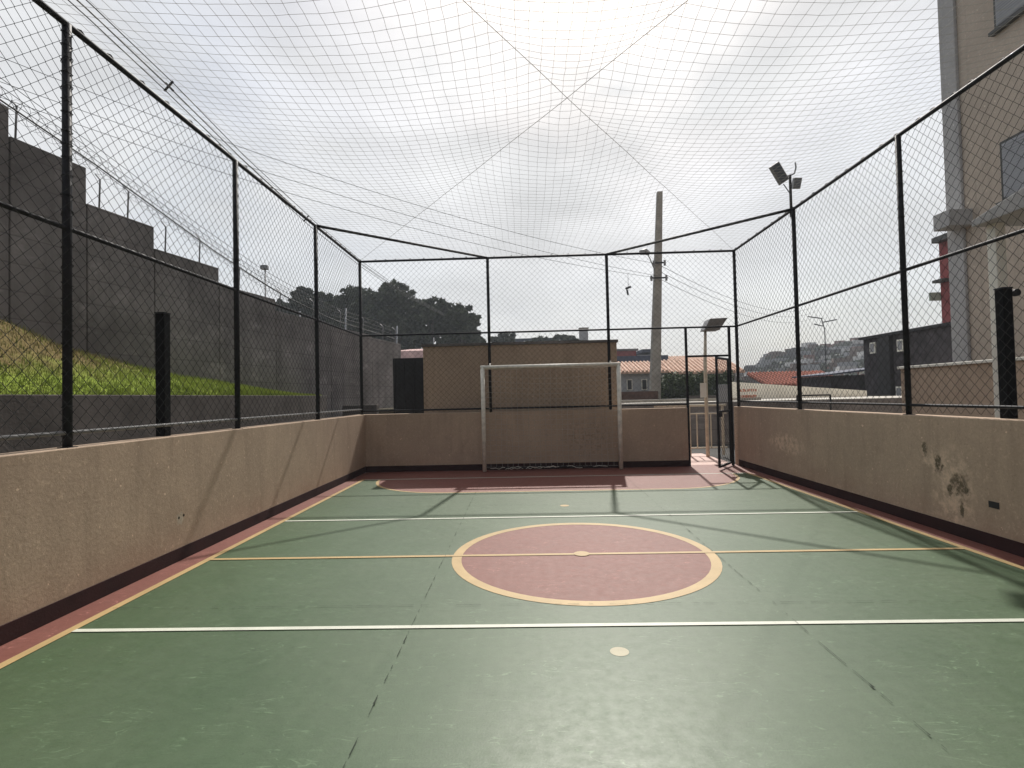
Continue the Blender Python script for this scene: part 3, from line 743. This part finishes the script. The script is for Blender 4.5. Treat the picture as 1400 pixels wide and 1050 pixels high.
def leaf_mesh(rng, spots, n, size, squash=1.0):
    """many small leaf faces scattered through clumps"""
    b = MB()
    for q in range(n):
        c, r = spots[rng.randrange(len(spots))]
        d = Vector((rng.gauss(0, 1), rng.gauss(0, 1), rng.gauss(0, 1))).normalized() * (r * rng.random() ** .38)
        p = Vector(c) + Vector((d.x, d.y, d.z * squash)); s = size * rng.uniform(.6, 1.4)
        a = Vector((rng.gauss(0, 1), rng.gauss(0, 1), rng.gauss(0, .8))).normalized(); e = a.cross(Vector((rng.gauss(0, 1), rng.gauss(0, 1), rng.gauss(0, 1)))).normalized()
        i = len(b.v); b.v += [tuple(p - a * s), tuple(p + e * s * .55), tuple(p + a * s), tuple(p - e * s * .55)]; b.f.append((i, i + 1, i + 2, i + 3))
    return b
def make_tree(seed, h, spread, label, loc, leaves=5200, leaf='leaf', size=.22, bare=.38, domes=7):
    rg = random.Random(seed); t = thing('tree', label, 'tree', loc, 'dark tall trees beyond the stepped wall')
    L = Vector(loc); bark = MB(); bark.tube([L + Vector((0, 0, -.5)), L + Vector((.1, 0, h * .25)), L + Vector((-.1, .1, h * .5)), L + Vector((0, 0, h * .72))], [.30, .24, .18, .08], 7)
    spots = []
    for k in range(domes):
        a = k * 2.4 + rg.random(); rr = spread * (.12 + .72 * (k / domes) ** .6); zz = h * (.92 - .36 * (k / domes) - rg.uniform(0, .06))
        c = Vector((rr * math.cos(a), rr * math.sin(a), zz)); R_ = spread * rg.uniform(.36, .50)
        bark.tube([L + Vector((0, 0, h * rg.uniform(bare, .6))), L + c * .6 + Vector((0, 0, zz * .3)), L + c], [.10, .06, .02], 5)
        for s in range(26):
            d = Vector((rg.gauss(0, 1), rg.gauss(0, 1), rg.gauss(.25, 1))).normalized() * R_ * rg.uniform(.45, .95)
            spots.append((c + Vector((d.x, d.y, d.z * .8)), R_ * rg.uniform(.20, .34)))
    lm = leaf_mesh(rg, spots, leaves, size, .8); lm.v = [tuple(Vector(v) + L) for v in lm.v]
    bark.build('trunk', 'bark', t, True); lm.build('crown', leaf, t)
    return t
T0 = make_tree(1, 14.6, 3.6, 'tall dark domed tree', (-14.8, 60, 1), domes=11, leaves=15000)
T1 = make_tree(2, 14.0, 3.0, 'tall dark domed tree', (-17.6, 61, 1), domes=9, leaves=13000)
T2 = make_tree(5, 12.3, 2.7, 'loose-crowned tree with gaps, leftmost of the pair behind the beige block', (-10.3, 58, 1), domes=8, leaves=8000)
# world positions: px 540, 480, 580 ...
lab = [('dark domed tree seen just left of the back corner post', (-20.4, 62, 1.0), T0), ('dark domed tree next to the second fence post from the back corner', (-23.6, 63, 1.5), T1),
       ('dark rounded tree partly behind the fence near the grey wall', (-27.0, 64, 1.2), T0), ('low dark tree leftmost above the grey stepped wall', (-30.6, 65, 1.1), T1),
       ('small dark tree at the left end of the tree row', (-33.5, 66, 1.6), T2),
       ('dark tree filling the dip just right of the second fence post from the corner', (-25.2, 61, .9), T1), ('dark domed tree behind the far left corner of the fence', (-18.9, 64, .9), T0), ('broad dark tree between the back corner post and the gap in the trees', (-17.2, 66, .4), T1)]
for l, loc, src in lab:
    c = copy_tree(src, loc); c['label'] = l; c.rotation_euler.z = random.uniform(0, 6)
T0['label'] = 'tallest dark tree at the right of the dense group'; T1['label'] = 'dark domed tree right behind the back corner post'
for l, loc, src in (('loose-crowned tree whose right edge meets the middle back post', (-6.9, 58, .2), T2), ('rounded dark tree in the middle of the gap behind the beige block', (-8.9, 60, .9), T2)):
    c = copy_tree(src, loc); c['label'] = l; c.rotation_euler.z = random.uniform(1, 5)
rg = random.Random(9)                          # understorey below the crowns
sp = [(Vector((rg.uniform(-42, -5), rg.uniform(50, 58), rg.uniform(1.5, 6.3))), rg.uniform(1.0, 1.9)) for _ in range(120)]
sp += [(Vector((rg.uniform(-38, -13), rg.uniform(61, 66), rg.uniform(4.0, 9.0))), rg.uniform(1.1, 2.1)) for _ in range(170)]
o = stuff(leaf_mesh(rg, sp, 42000, .26).build('undergrowth', 'leaf')); tag(o, 'dark undergrowth filling the space below the tall trees', 'bushes')

ph = thing('house', 'small pink-roofed house above the dark metal gate', 'house', (-4.2, 22, 1.2))
MB().box(-5.6, -2.9, 22, 26, 1.15, 3.1).build('wall', 'whitewall', ph); MB().hexa([(-5.7, 21.8, 3.1), (-2.8, 21.8, 3.1), (-2.8, 26.2, 3.1), (-5.7, 26.2, 3.1)], [(-5.7, 22.2, 3.55), (-2.8, 22.2, 3.55), (-2.8, 26.2, 4.0), (-5.7, 26.2, 4.0)]).build('roof', 'pink', ph)

# far things seen above the beige block
db = thing('building', 'long low dark roof far beyond the beige block', 'building', (0, 75, 1)); MB().box(-1.2, 4.6, 75, 83, 1, 9.3).build('wall', 'darkwall', db); MB().box(-1.5, 4.9, 74.6, 83.4, 9.3, 9.75).build('roof', 'bluewall', db)
wt = thing('water_tower', 'narrow grey tower standing above the beige block', 'tower', (4.75, 42, 1)); MB().box(4.42, 5.08, 42, 42.7, 1, 6.75).build('shaft', 'lightgrey', wt, bevel=.03); MB().box(4.38, 5.12, 41.96, 42.74, 6.75, 6.9).build('cap', 'pole', wt)
for k, (x, y, z, sc, l) in enumerate(((5.4, 72, 0, .68, 'grey-green tree left of the narrow tower'), (-2.6, 70, 0, .78, 'small bushy tree at the left end of the dark roof'), (1.9, 72, 0, .74, 'low tree in the middle of the dark roof line'))):
    c = copy_tree(T2 if k else T1, (x, y, 1.0)); c.scale = (sc * 1.3, sc * 1.3, sc); c['label'] = l; c['group'] = 'small trees above the beige block'

# ------------------------------------------------------------------ concrete utility pole, cables
px_, py_ = 6.82, 28
up = thing('utility_pole', 'tall tapering concrete utility pole behind the far fence', 'utility pole', (px_, py_, 1.2))
MB().hexa([(px_ - .29, py_ - .22, 1.1), (px_ + .25, py_ - .22, 1.1), (px_ + .25, py_ + .22, 1.1), (px_ - .29, py_ + .22, 1.1)], [(px_ + .42, py_ - .13, 12.25), (px_ + .70, py_ - .13, 12.25), (px_ + .70, py_ + .13, 12.25), (px_ + .42, py_ + .13, 12.25)]).build('pole', 'pole', up, bevel=.02)
for z, w in ((8.35, .34), (7.55, .46)):
    xx = px_ + (z - 1.2) / 11 * .56; MB().box(xx - w, xx + w, py_ - .30, py_ - .24, z, z + .07).build('bracket', 'dark', up)
    for s in (-1, 1): MB().tube([(xx + s * w * .85, py_ - .27, z - .12), (xx + s * w * .85, py_ - .27, z + .16)], .06, 8).build('insulator', 'lampgrey', up)
MB().tube([(px_ + .1, py_ - .3, 8.0), (px_ - .25, py_ - .8, 8.5), (px_ - .45, py_ - 1.0, 8.72)], .03, 6).build('lamp_arm', 'lampgrey', up, True)
MB().tube([(px_ - .30, py_ - 1.0, 8.68), (px_ - .5, py_ - 1.0, 8.80), (px_ - .80, py_ - 1.05, 8.74)], [.10, .17, .12], 8).build('street_lamp', 'lampgrey', up, True)
def cable(pts, sag, r, label, n=26, group=None, name='power_cable'):
    a, b = Vector(pts[0]), Vector(pts[1]); P = []
    for k in range(n + 1):
        t = k / n; p = a.lerp(b, t); p.z -= sag * 4 * t * (1 - t); P.append(p)
    return tag(MB().tube(P, r, 5).build(name, 'cable', None, True), label, 'cable', group)
names = ['topmost power cable crossing the left sky to the concrete pole', 'middle power cable crossing the left sky to the concrete pole', 'lowest power cable crossing the left sky to the concrete pole']
for k, (dz, sg) in enumerate(((.75, 1.0), (.1, .8), (-.0, 1.1))): cable(((px_ + .3, py_ - .2, 7.6 + dz), (-19.5 - k * .6, 12.4, 12.4 + dz)), sg, .009, names[k])
names = ['upper cable leaving the concrete pole to the right', 'middle cable leaving the concrete pole to the right', 'lower cable leaving the concrete pole to the right']
for k, dz in enumerate((.7, .35, -.05)): cable(((px_ + .5, py_, 7.6 + dz), (42, 76, 12.2 + dz * 2)), 1.6, .013, names[k])
for k, (dx, dz) in enumerate(((0, 0), (.14, 0), (0, .15), (.14, .15))):
    P = [Vector((-6.93 + dx + .01 * math.sin(y + k), y, z + dz)) for y, z in ((-12, 8.9), (-4, 8.2), (2, 7.95), (8.17, 7.76), (10, 7.66), (12.6, 7.42), (17, 7.22), (22, 7.2), (30, 7.5), (45, 8.6))]
    tag(MB().tube(P, .010, 5).build('power_cable', 'cable', None, True), ['lower left', 'lower right', 'upper left', 'upper right'][k] + ' cable of the bundle of four along the left side', 'cable', 'bundle of overhead cables on the left')
for y, z, l in ((9.97, 7.66, 'dark spacer clamp on the cable bundle, the nearer one high up left'), (16.4, 7.24, 'dark spacer clamp on the cable bundle near the corner brace')):
    s = thing('cable_spacer', l, 'spacer', (-6.86, y, z)); MB().tube([(-6.95, y, z - .02), (-6.77, y, z + .17)], .022, 6).build('bar', 'dark', s); MB().tube([(-6.77, y, z - .02), (-6.95, y + .05, z + .17)], .022, 6).build('bar', 'dark', s)
hs = thing('hanging_clamp', 'small dark object hanging from the cable left of the concrete pole', 'clamp', (5.4, 27.2, 6.6))
MB().tube([(5.35, 27.2, 6.9), (5.40, 27.2, 6.62)], .05, 6).build('body', 'dark', hs); MB().tube([(5.28, 27.2, 6.95), (5.55, 27.2, 7.05)], .06, 6).build('arm', 'dark', hs); MB().tube([(5.42, 27.2, 7.0), (5.42, 27.2, 7.75)], .01, 4).build('wire', 'cable', hs)
sl_ = thing('street_lamp', 'small street lamp on a thin pole beyond the stepped wall', 'street lamp', (-15.0, 30, 1.2))
MB().tube([(-15.0, 30, 1.2), (-15.0, 30, 9.2)], [.07, .04], 7).build('pole', 'lampgrey', sl_, True); MB().box(-15.2, -14.82, 29.8, 30.1, 9.2, 9.45).build('lamp_head', 'lampgrey', sl_, bevel=.03)
for k, (x, y, z0, z1) in enumerate(((-7.7, 17.5, 1, 4.55), (-6.3, 18, 1, 4.7), (-5.5, 22, 1, 4.6), (-4.3, 24, 1, 4.3))):
    tag(MB().tube([(x, y, z0), (x + .12, y, z1)], .028, 6).build('thin_post', 'lightgrey', None, True), ['first', 'second', 'third', 'fourth'][k] + ' thin pale post from the left in front of the dark trees', 'post', 'thin pale posts before the trees')

# ------------------------------------------------------------------ middle distance behind the pole
hA = thing('house', 'pale house with long terracotta roof behind the concrete pole', 'house', (9.6, 34, 1.2))
MB().box(5.6, 13.6, 34.3, 39, 1.1, 2.95).build('wall', 'lightgrey', hA)
def tiled(name, parent, x0, x1, y0, z0, y1, z1, mat, n):
    """a pitched roof of separate tile courses with raised ribs"""
    rf = MB().hexa([(x0, y0, z0 - .12), (x1, y0, z0 - .12), (x1, y1, z1 - .12), (x0, y1, z1 - .12)], [(x0, y0, z0), (x1, y0, z0), (x1, y1, z1), (x0, y1, z1)]).build(name, mat, parent)
    m = MB(); k = int((x1 - x0) / .25)
    for i in range(k):
        x = x0 + .12 + i * (x1 - x0) / k; m.tube([(x, y0 - .03, z0 + .03), (x, (y0 + y1) / 2, (z0 + z1) / 2 + .03), (x, y1, z1 + .03)], .075, 6)
    stuff(m.build('ridge_tile_rows', mat, rf)); return rf
tiled('roof', hA, 5.4, 9.2, 33.9, 2.92, 37, 3.72, 'tile', 0)
tiled('roof', hA, 9.2, 13.9, 33.6, 2.80, 36.5, 3.75, 'tile', 0)
for x in (6.55, 7.5): f = MB().box(x, x + .36, 34.22, 34.28, 1.75, 2.45).build('window', 'whitewall', hA); MB().box(x + .05, x + .31, 34.19, 34.22, 1.80, 2.40).build('pane', 'dark', f)
hB = thing('house', 'blue-grey roofed house behind the terracotta roof', 'house', (7.5, 44, 1.2)); MB().box(6.5, 11.5, 44, 50, 1.1, 4.2).build('wall', 'lightgrey', hB); MB().box(6.2, 11.8, 43.6, 50.4, 4.2, 4.65).build('roof', 'bluewall', hB)
hC = thing('house', 'small red brick house just above the blue-grey roof', 'house', (10, 56, 1.2)); MB().box(9.4, 11.8, 56, 61, 1.1, 6.1).build('wall', 'redwall', hC); MB().box(9.2, 12.0, 55.8, 61.2, 6.1, 6.3).build('roof', 'darkwall', hC)
hD = thing('house', 'white box-shaped house left of the concrete pole above the roofs', 'house', (13, 57, 1.2)); MB().box(12.1, 14.6, 57, 61, 1.1, 5.7).build('wall', 'lightgrey', hD); MB().box(12.6, 14.7, 56.8, 61.2, 5.95, 6.3).build('roof', 'bluewall', hD)
hE = thing('house', 'brown-roofed house between the pole and the lamp pole', 'house', (16, 48, 1.2)); MB().box(12.2, 17.6, 48, 54, 1.1, 4.3).build('wall', 'brick', hE); tiled('roof', hE, 12.0, 17.8, 47.6, 4.2, 51, 5.0, 'tile', 0)
for k, (x, y, sc, l) in enumerate(((9.6, 66, .42, 'small dark tree above the blue-grey roof'), (14.9, 60, .34, 'small round tree right of the concrete pole'), (19.2, 66, .36, 'small round tree above the gate lintel'), (7.6, 58, .38, 'small tree at the right edge of the beige block'))):
    c = copy_tree(T2 if k % 2 else T1, (x, y, 1.0)); c.scale = (sc * 1.2, sc * 1.2, sc); c['label'] = l; c['group'] = 'small trees above the far roofs'
hd = thing('hedge', 'dense dark green hedge right of the concrete pole', 'hedge', (9.5, 30, 1.2))
rg = random.Random(5); sp = [(Vector((rg.uniform(7.7, 11.6), rg.uniform(29.8, 31.0), rg.uniform(1.3, 2.35))), rg.uniform(.25, .5)) for _ in range(70)]
leaf_mesh(rg, sp, 9000, .085).build('foliage', 'leaf2', hd); MB().tube([(9.5, 30.4, 1.1), (9.5, 30.4, 2.1)], .08, 6).build('stem', 'bark', hd)
tag(MB().box(4.2, 6.55, 26.2, 26.4, 1.1, 1.62).build('street_wall', 'brick'), 'dark brick street wall left of the concrete pole', 'wall')
tag(MB().box(7.4, 12.0, 24.0, 24.2, 1.1, 1.36).build('street_wall', 'concrete'), 'dark low street wall below the hedge', 'wall')
tag(MB().box(3.1, 7.6, 17.2, 17.35, 1.1, 1.30).build('kerb_wall', 'pole'), 'pale low kerb wall just above the far court wall', 'wall')

# ------------------------------------------------------------------ right background
wwl = thing('street_wall', 'long white wall with orange lettering right of the gate', 'wall', (10, 20, 1.1))
MB().hexa([(7.7, 20, -.1), (12.75, 20, -.1), (12.75, 20.2, -.1), (7.7, 20.2, -.1)], [(7.7, 20, 1.88), (12.75, 20, 1.43), (12.75, 20.2, 1.43), (7.7, 20.2, 1.88)]).build('wall_body', 'whitewall', wwl)
rg = random.Random(12)
for z, x0, x1 in ((1.50, 8.02, 8.66), (1.27, 8.05, 8.62)):     # two rows of orange lettering, too small to read
    lt = MB(); x = x0
    while x < x1:
        w = rg.uniform(.035, .055); hh = rg.uniform(.07, .10)
        lt.box(x, x + .014, 19.985, 19.998, z, z + hh); 
        if rg.random() < .8: lt.box(x + .014, x + w, 19.985, 19.998, z + hh - .02, z + hh)
        if rg.random() < .7: lt.box(x + .014, x + w, 19.985, 19.998, z, z + .02)
        if rg.random() < .6: lt.box(x + w, x + w + .012, 19.985, 19.998, z, z + hh)
        x += w + .03
    lt.build('lettering', 'orange', wwl)
rr = thing('house', 'low house with red tiled roof above the white wall', 'house', (16, 33, 1.2)); MB().box(15.8, 20.0, 34, 38, .8, 1.95).build('wall', 'lightgrey', rr)
tiled('roof', rr, 15.2, 20.3, 33.5, 1.85, 36.5, 2.75, 'redtile', 0); MB().box(16.6, 19.0, 33.96, 34, 1.5, 1.9).build('window', 'dark', rr)
shd = thing('shed', 'dark shed between the red roof and the black building', 'shed', (14.5, 25, 1)); MB().box(14.3, 17.2, 25, 28, .5, 2.15).build('wall', 'darkstone', shd)
MB().hexa([(14.1, 24.8, 2.15), (17.4, 24.8, 2.5), (17.4, 28.2, 2.5), (14.1, 28.2, 2.15)], [(14.1, 24.8, 2.22), (17.4, 24.8, 2.58), (17.4, 28.2, 2.58), (14.1, 28.2, 2.22)]).build('roof', 'bluewall', shd)
dk = thing('building', 'dark block-walled building behind the right fence', 'building', (15, 20, 1)); MB().box(14.4, 21, 16.6, 22.7, .2, 3.58).build('wall', 'darkstone', dk, bevel=.02)
MB().box(14.25, 21.1, 16.5, 22.8, 3.58, 3.68).build('roof', 'dark', dk)
MB().box(14.25, 14.4, 20.9, 21.6, .2, 3.56).build('pilaster', 'dark', dk)
for y, z in ((22.05, 2.95), (20.45, 2.9), (20.6, 1.1)): f = MB().box(14.35, 14.40, y - .17, y + .17, z, z + .46).build('window', 'whitewall', dk); MB().box(14.33, 14.35, y - .11, y + .11, z + .06, z + .40).build('pane', 'pane', f)
for (a, b, c_, d_) in ((14.0, 14.02, 12, 1),): pass
rb = thing('building', 'dark red building with projecting slabs behind the apartment tower', 'building', (22, 26, 1))
MB().box(20.3, 26, 22, 26, .5, 8.5).build('wall', 'redwall', rb)
MB().box(19.95, 26, 22, 26.0, 8.5, 8.75).build('roof_slab', 'tower_frame', rb); MB().box(19.9, 20.3, 25.4, 26, 6.55, 6.68).build('slab', 'tower_frame', rb); MB().box(19.8, 21.3, 26.02, 26.1, 5.72, 6.12).build('sign_board', 'greenish', rb)
bwr = thing('boundary_wall', 'beige coped boundary wall in front of the apartment tower', 'wall', (6.6, 4, 0))
MB().box(6.6, 6.78, -5, 9.42, -.07, 1.83).build('wall_body', 'wall', bwr, bevel=.01); MB().box(6.56, 6.82, -5.02, 9.45, 1.83, 1.875).build('coping', 'whitewall', bwr, bevel=.008)
mf = thing('barrier_frame', 'small black metal frame standing behind the right court wall', 'frame', (7.5, 14, 0))
for x in (7.12, 7.98): MB().tube([(x, 14, -.05), (x, 14, 1.36)], .022, 6).build('leg', 'dark', mf)
MB().tube([(7.12, 14, 1.36), (7.98, 14, 1.36)], .022, 6).build('bar', 'dark', mf)
# apartment tower
TX, TY = 8.2, 10.2
tw = thing('apartment_tower', 'tall beige apartment tower at the right edge', 'building', (TX, TY, 0))
tb = MB().box(TX, 20, -9, TY, -.07, 27).build('wall', 'tower', tw)
MB().box(TX - .06, TX, TY - .34, TY + .02, 0, 27).build('pilaster', 'tower_grey', tw, bevel=.01)
MB().box(TX - .42, TX + .3, TY - .50, TY - .12, 4.44, 4.74).build('balcony_slab', 'tower_grey', tw, bevel=.01)
def window(y0, y1, z0, z1, vertical=False):
    f = MB().box(TX - .035, TX, y0, y1, z0, z1).build('window', 'tower_frame', tw)
    MB().box(TX - .048, TX - .036, y0 + .05, y1 - .05, z0 + .05, z1 - .05).build('pane', 'pane', f)
    m = (y0 + y1) / 2; MB().box(TX - .058, TX - .049, m - .02, m + .02, z0 + .05, z1 - .05).build('mullion', 'tower_frame', f)
    s = MB().box(TX - .10, TX, y0 - .05, y1 + .05, z0 - .06, z0 - .002).build('sill', 'tower_frame', f)
    b = MB(); zz = z0 + .07
    while zz < z1 - .07: b.box(TX - .056, TX - .050, y0 + .06, m - .03, zz, zz + .022); b.box(TX - .056, TX - .050, m + .03, y1 - .06, zz, zz + .022); zz += .045
    stuff(b.build('blind_slats', 'lightgrey', f))
for fl_ in range(8):
    z = 4.62 + fl_ * 2.95
    window(7.75, 9.07, z, z + 1.02); window(4.2, 5.6, z, z + 1.02); window(.8, 2.2, z, z + 1.02)
window(8.0, 8.72, 1.95, 2.5)
# canopy on a white column beside the tower
cn = thing('canopy', 'pale canopy on a slim white column at the right edge', 'canopy', (5.6, 6.3, 0))
MB().box(5.56, 5.68, 6.28, 6.40, -.05, 3.42).build('column', 'whitewall', cn, bevel=.008)
MB().hexa([(5.43, 3.2, 3.42), (6.3, 3.2, 3.42), (6.3, 6.45, 3.42), (5.43, 6.45, 3.42)], [(5.43, 3.2, 4.2), (6.3, 3.2, 4.2), (6.3, 6.45, 3.50), (5.43, 6.45, 3.50)]).build('roof', 'tower_grey', cn, bevel=.01)

# ------------------------------------------------------------------ houses on the far hillside
cols = ['hill_brown', 'hill_grey', 'hill_dark', 'hill_pale', 'hill_red']
for n_, c_ in (('hill_brown', (.12, .075, .055)), ('hill_grey', (.26, .26, .27)), ('hill_dark', (.07, .065, .065)), ('hill_pale', (.50, .49, .48)), ('hill_red', (.20, .09, .07))): M[n_] = plain(n_ + '_render', c_, .95, .25, .4)
lk = {'hill_brown': 'brown brick', 'hill_grey': 'light grey', 'hill_dark': 'dark grey', 'hill_pale': 'whitish', 'hill_red': 'dull red'}
proto = {}
for c_ in cols:
    o = MB().box(-2.6, 2.6, -2.2, 2.2, -4, 3.0).box(-1.6, 2.6, -2.2, 1.5, 2.9, 4.4).build('hillside_house', c_)
    proto[c_] = o
rg = random.Random(77); first = set()
for k in range(290):
    a = .385 + .31 * rg.random(); y = rg.uniform(95, 235); x = a * y; z = tz(x, y)
    c_ = cols[min(4, int(rg.random() * 5))]
    if c_ in first: o = copy_tree(proto[c_], (x, y, z))
    else: o = proto[c_]; first.add(c_)
    o.location = (x, y, z + rg.uniform(-1.2, -.3)); s_ = rg.uniform(.34, .72) * (.75 + y / 450); o.scale = (s_, s_, s_ * rg.uniform(.8, 1.1)); o.rotation_euler.z = rg.uniform(-.6, .6)
    band = 'near the crest' if y > 190 else ('halfway up' if y > 140 else 'at the foot')
    tag(o, lk[c_] + ' box house ' + band + ' of the crowded far hillside', 'house', lk[c_] + ' houses ' + band + ' of the far hillside')
sp = []
for _ in range(420):
    a = .37 + .32 * rg.random(); y = rg.uniform(85, 235); sp.append((Vector((a * y, y, tz(a * y, y) + rg.uniform(-.3, .9))), rg.uniform(.7, 1.5)))
o = stuff(leaf_mesh(rg, sp, 26000, .55, .8).build('hillside_scrub', 'leaf')); tag(o, 'scrub and small trees covering the far hillside', 'bushes')
an = thing('antenna', 'crooked antenna mast sticking up from the hillside at the right', 'antenna', (33, 58, 1.3))
b0 = Vector((31.6, 56, 0)); pA = b0 + Vector((0, 0, 7.8))
MB().tube([b0, pA, pA + Vector((-.3, 0, 1.2))], .05, 5).build('mast', 'dark', an)
for s, zz in ((-1, 9.0), (1, 8.6), (-.6, 8.2)): MB().tube([Vector((31.4, 56, zz)), Vector((31.4 + s * 1.5, 56, zz + .25))], .06, 5).build('element', 'dark', an)
hz = stuff(MB().box(-110, 170, -30, 300, -1.2, 31).build('haze', 'dark'))
hm = bpy.data.materials.new('haze'); hm.use_nodes = True; hn = hm.node_tree.nodes; hn.clear()
ho = hn.new('ShaderNodeOutputMaterial'); hv = hn.new('ShaderNodeVolumePrincipled'); hv.inputs['Density'].default_value = .0013; hv.inputs['Color'].default_value = (.88, .94, 1, 1)
hm.node_tree.links.new(hv.outputs[0], ho.inputs['Volume']); hz.data.materials.clear(); hz.data.materials.append(hm)
print('triangles', sum(len(o.data.polygons) for o in bpy.data.objects if o.type == 'MESH'))
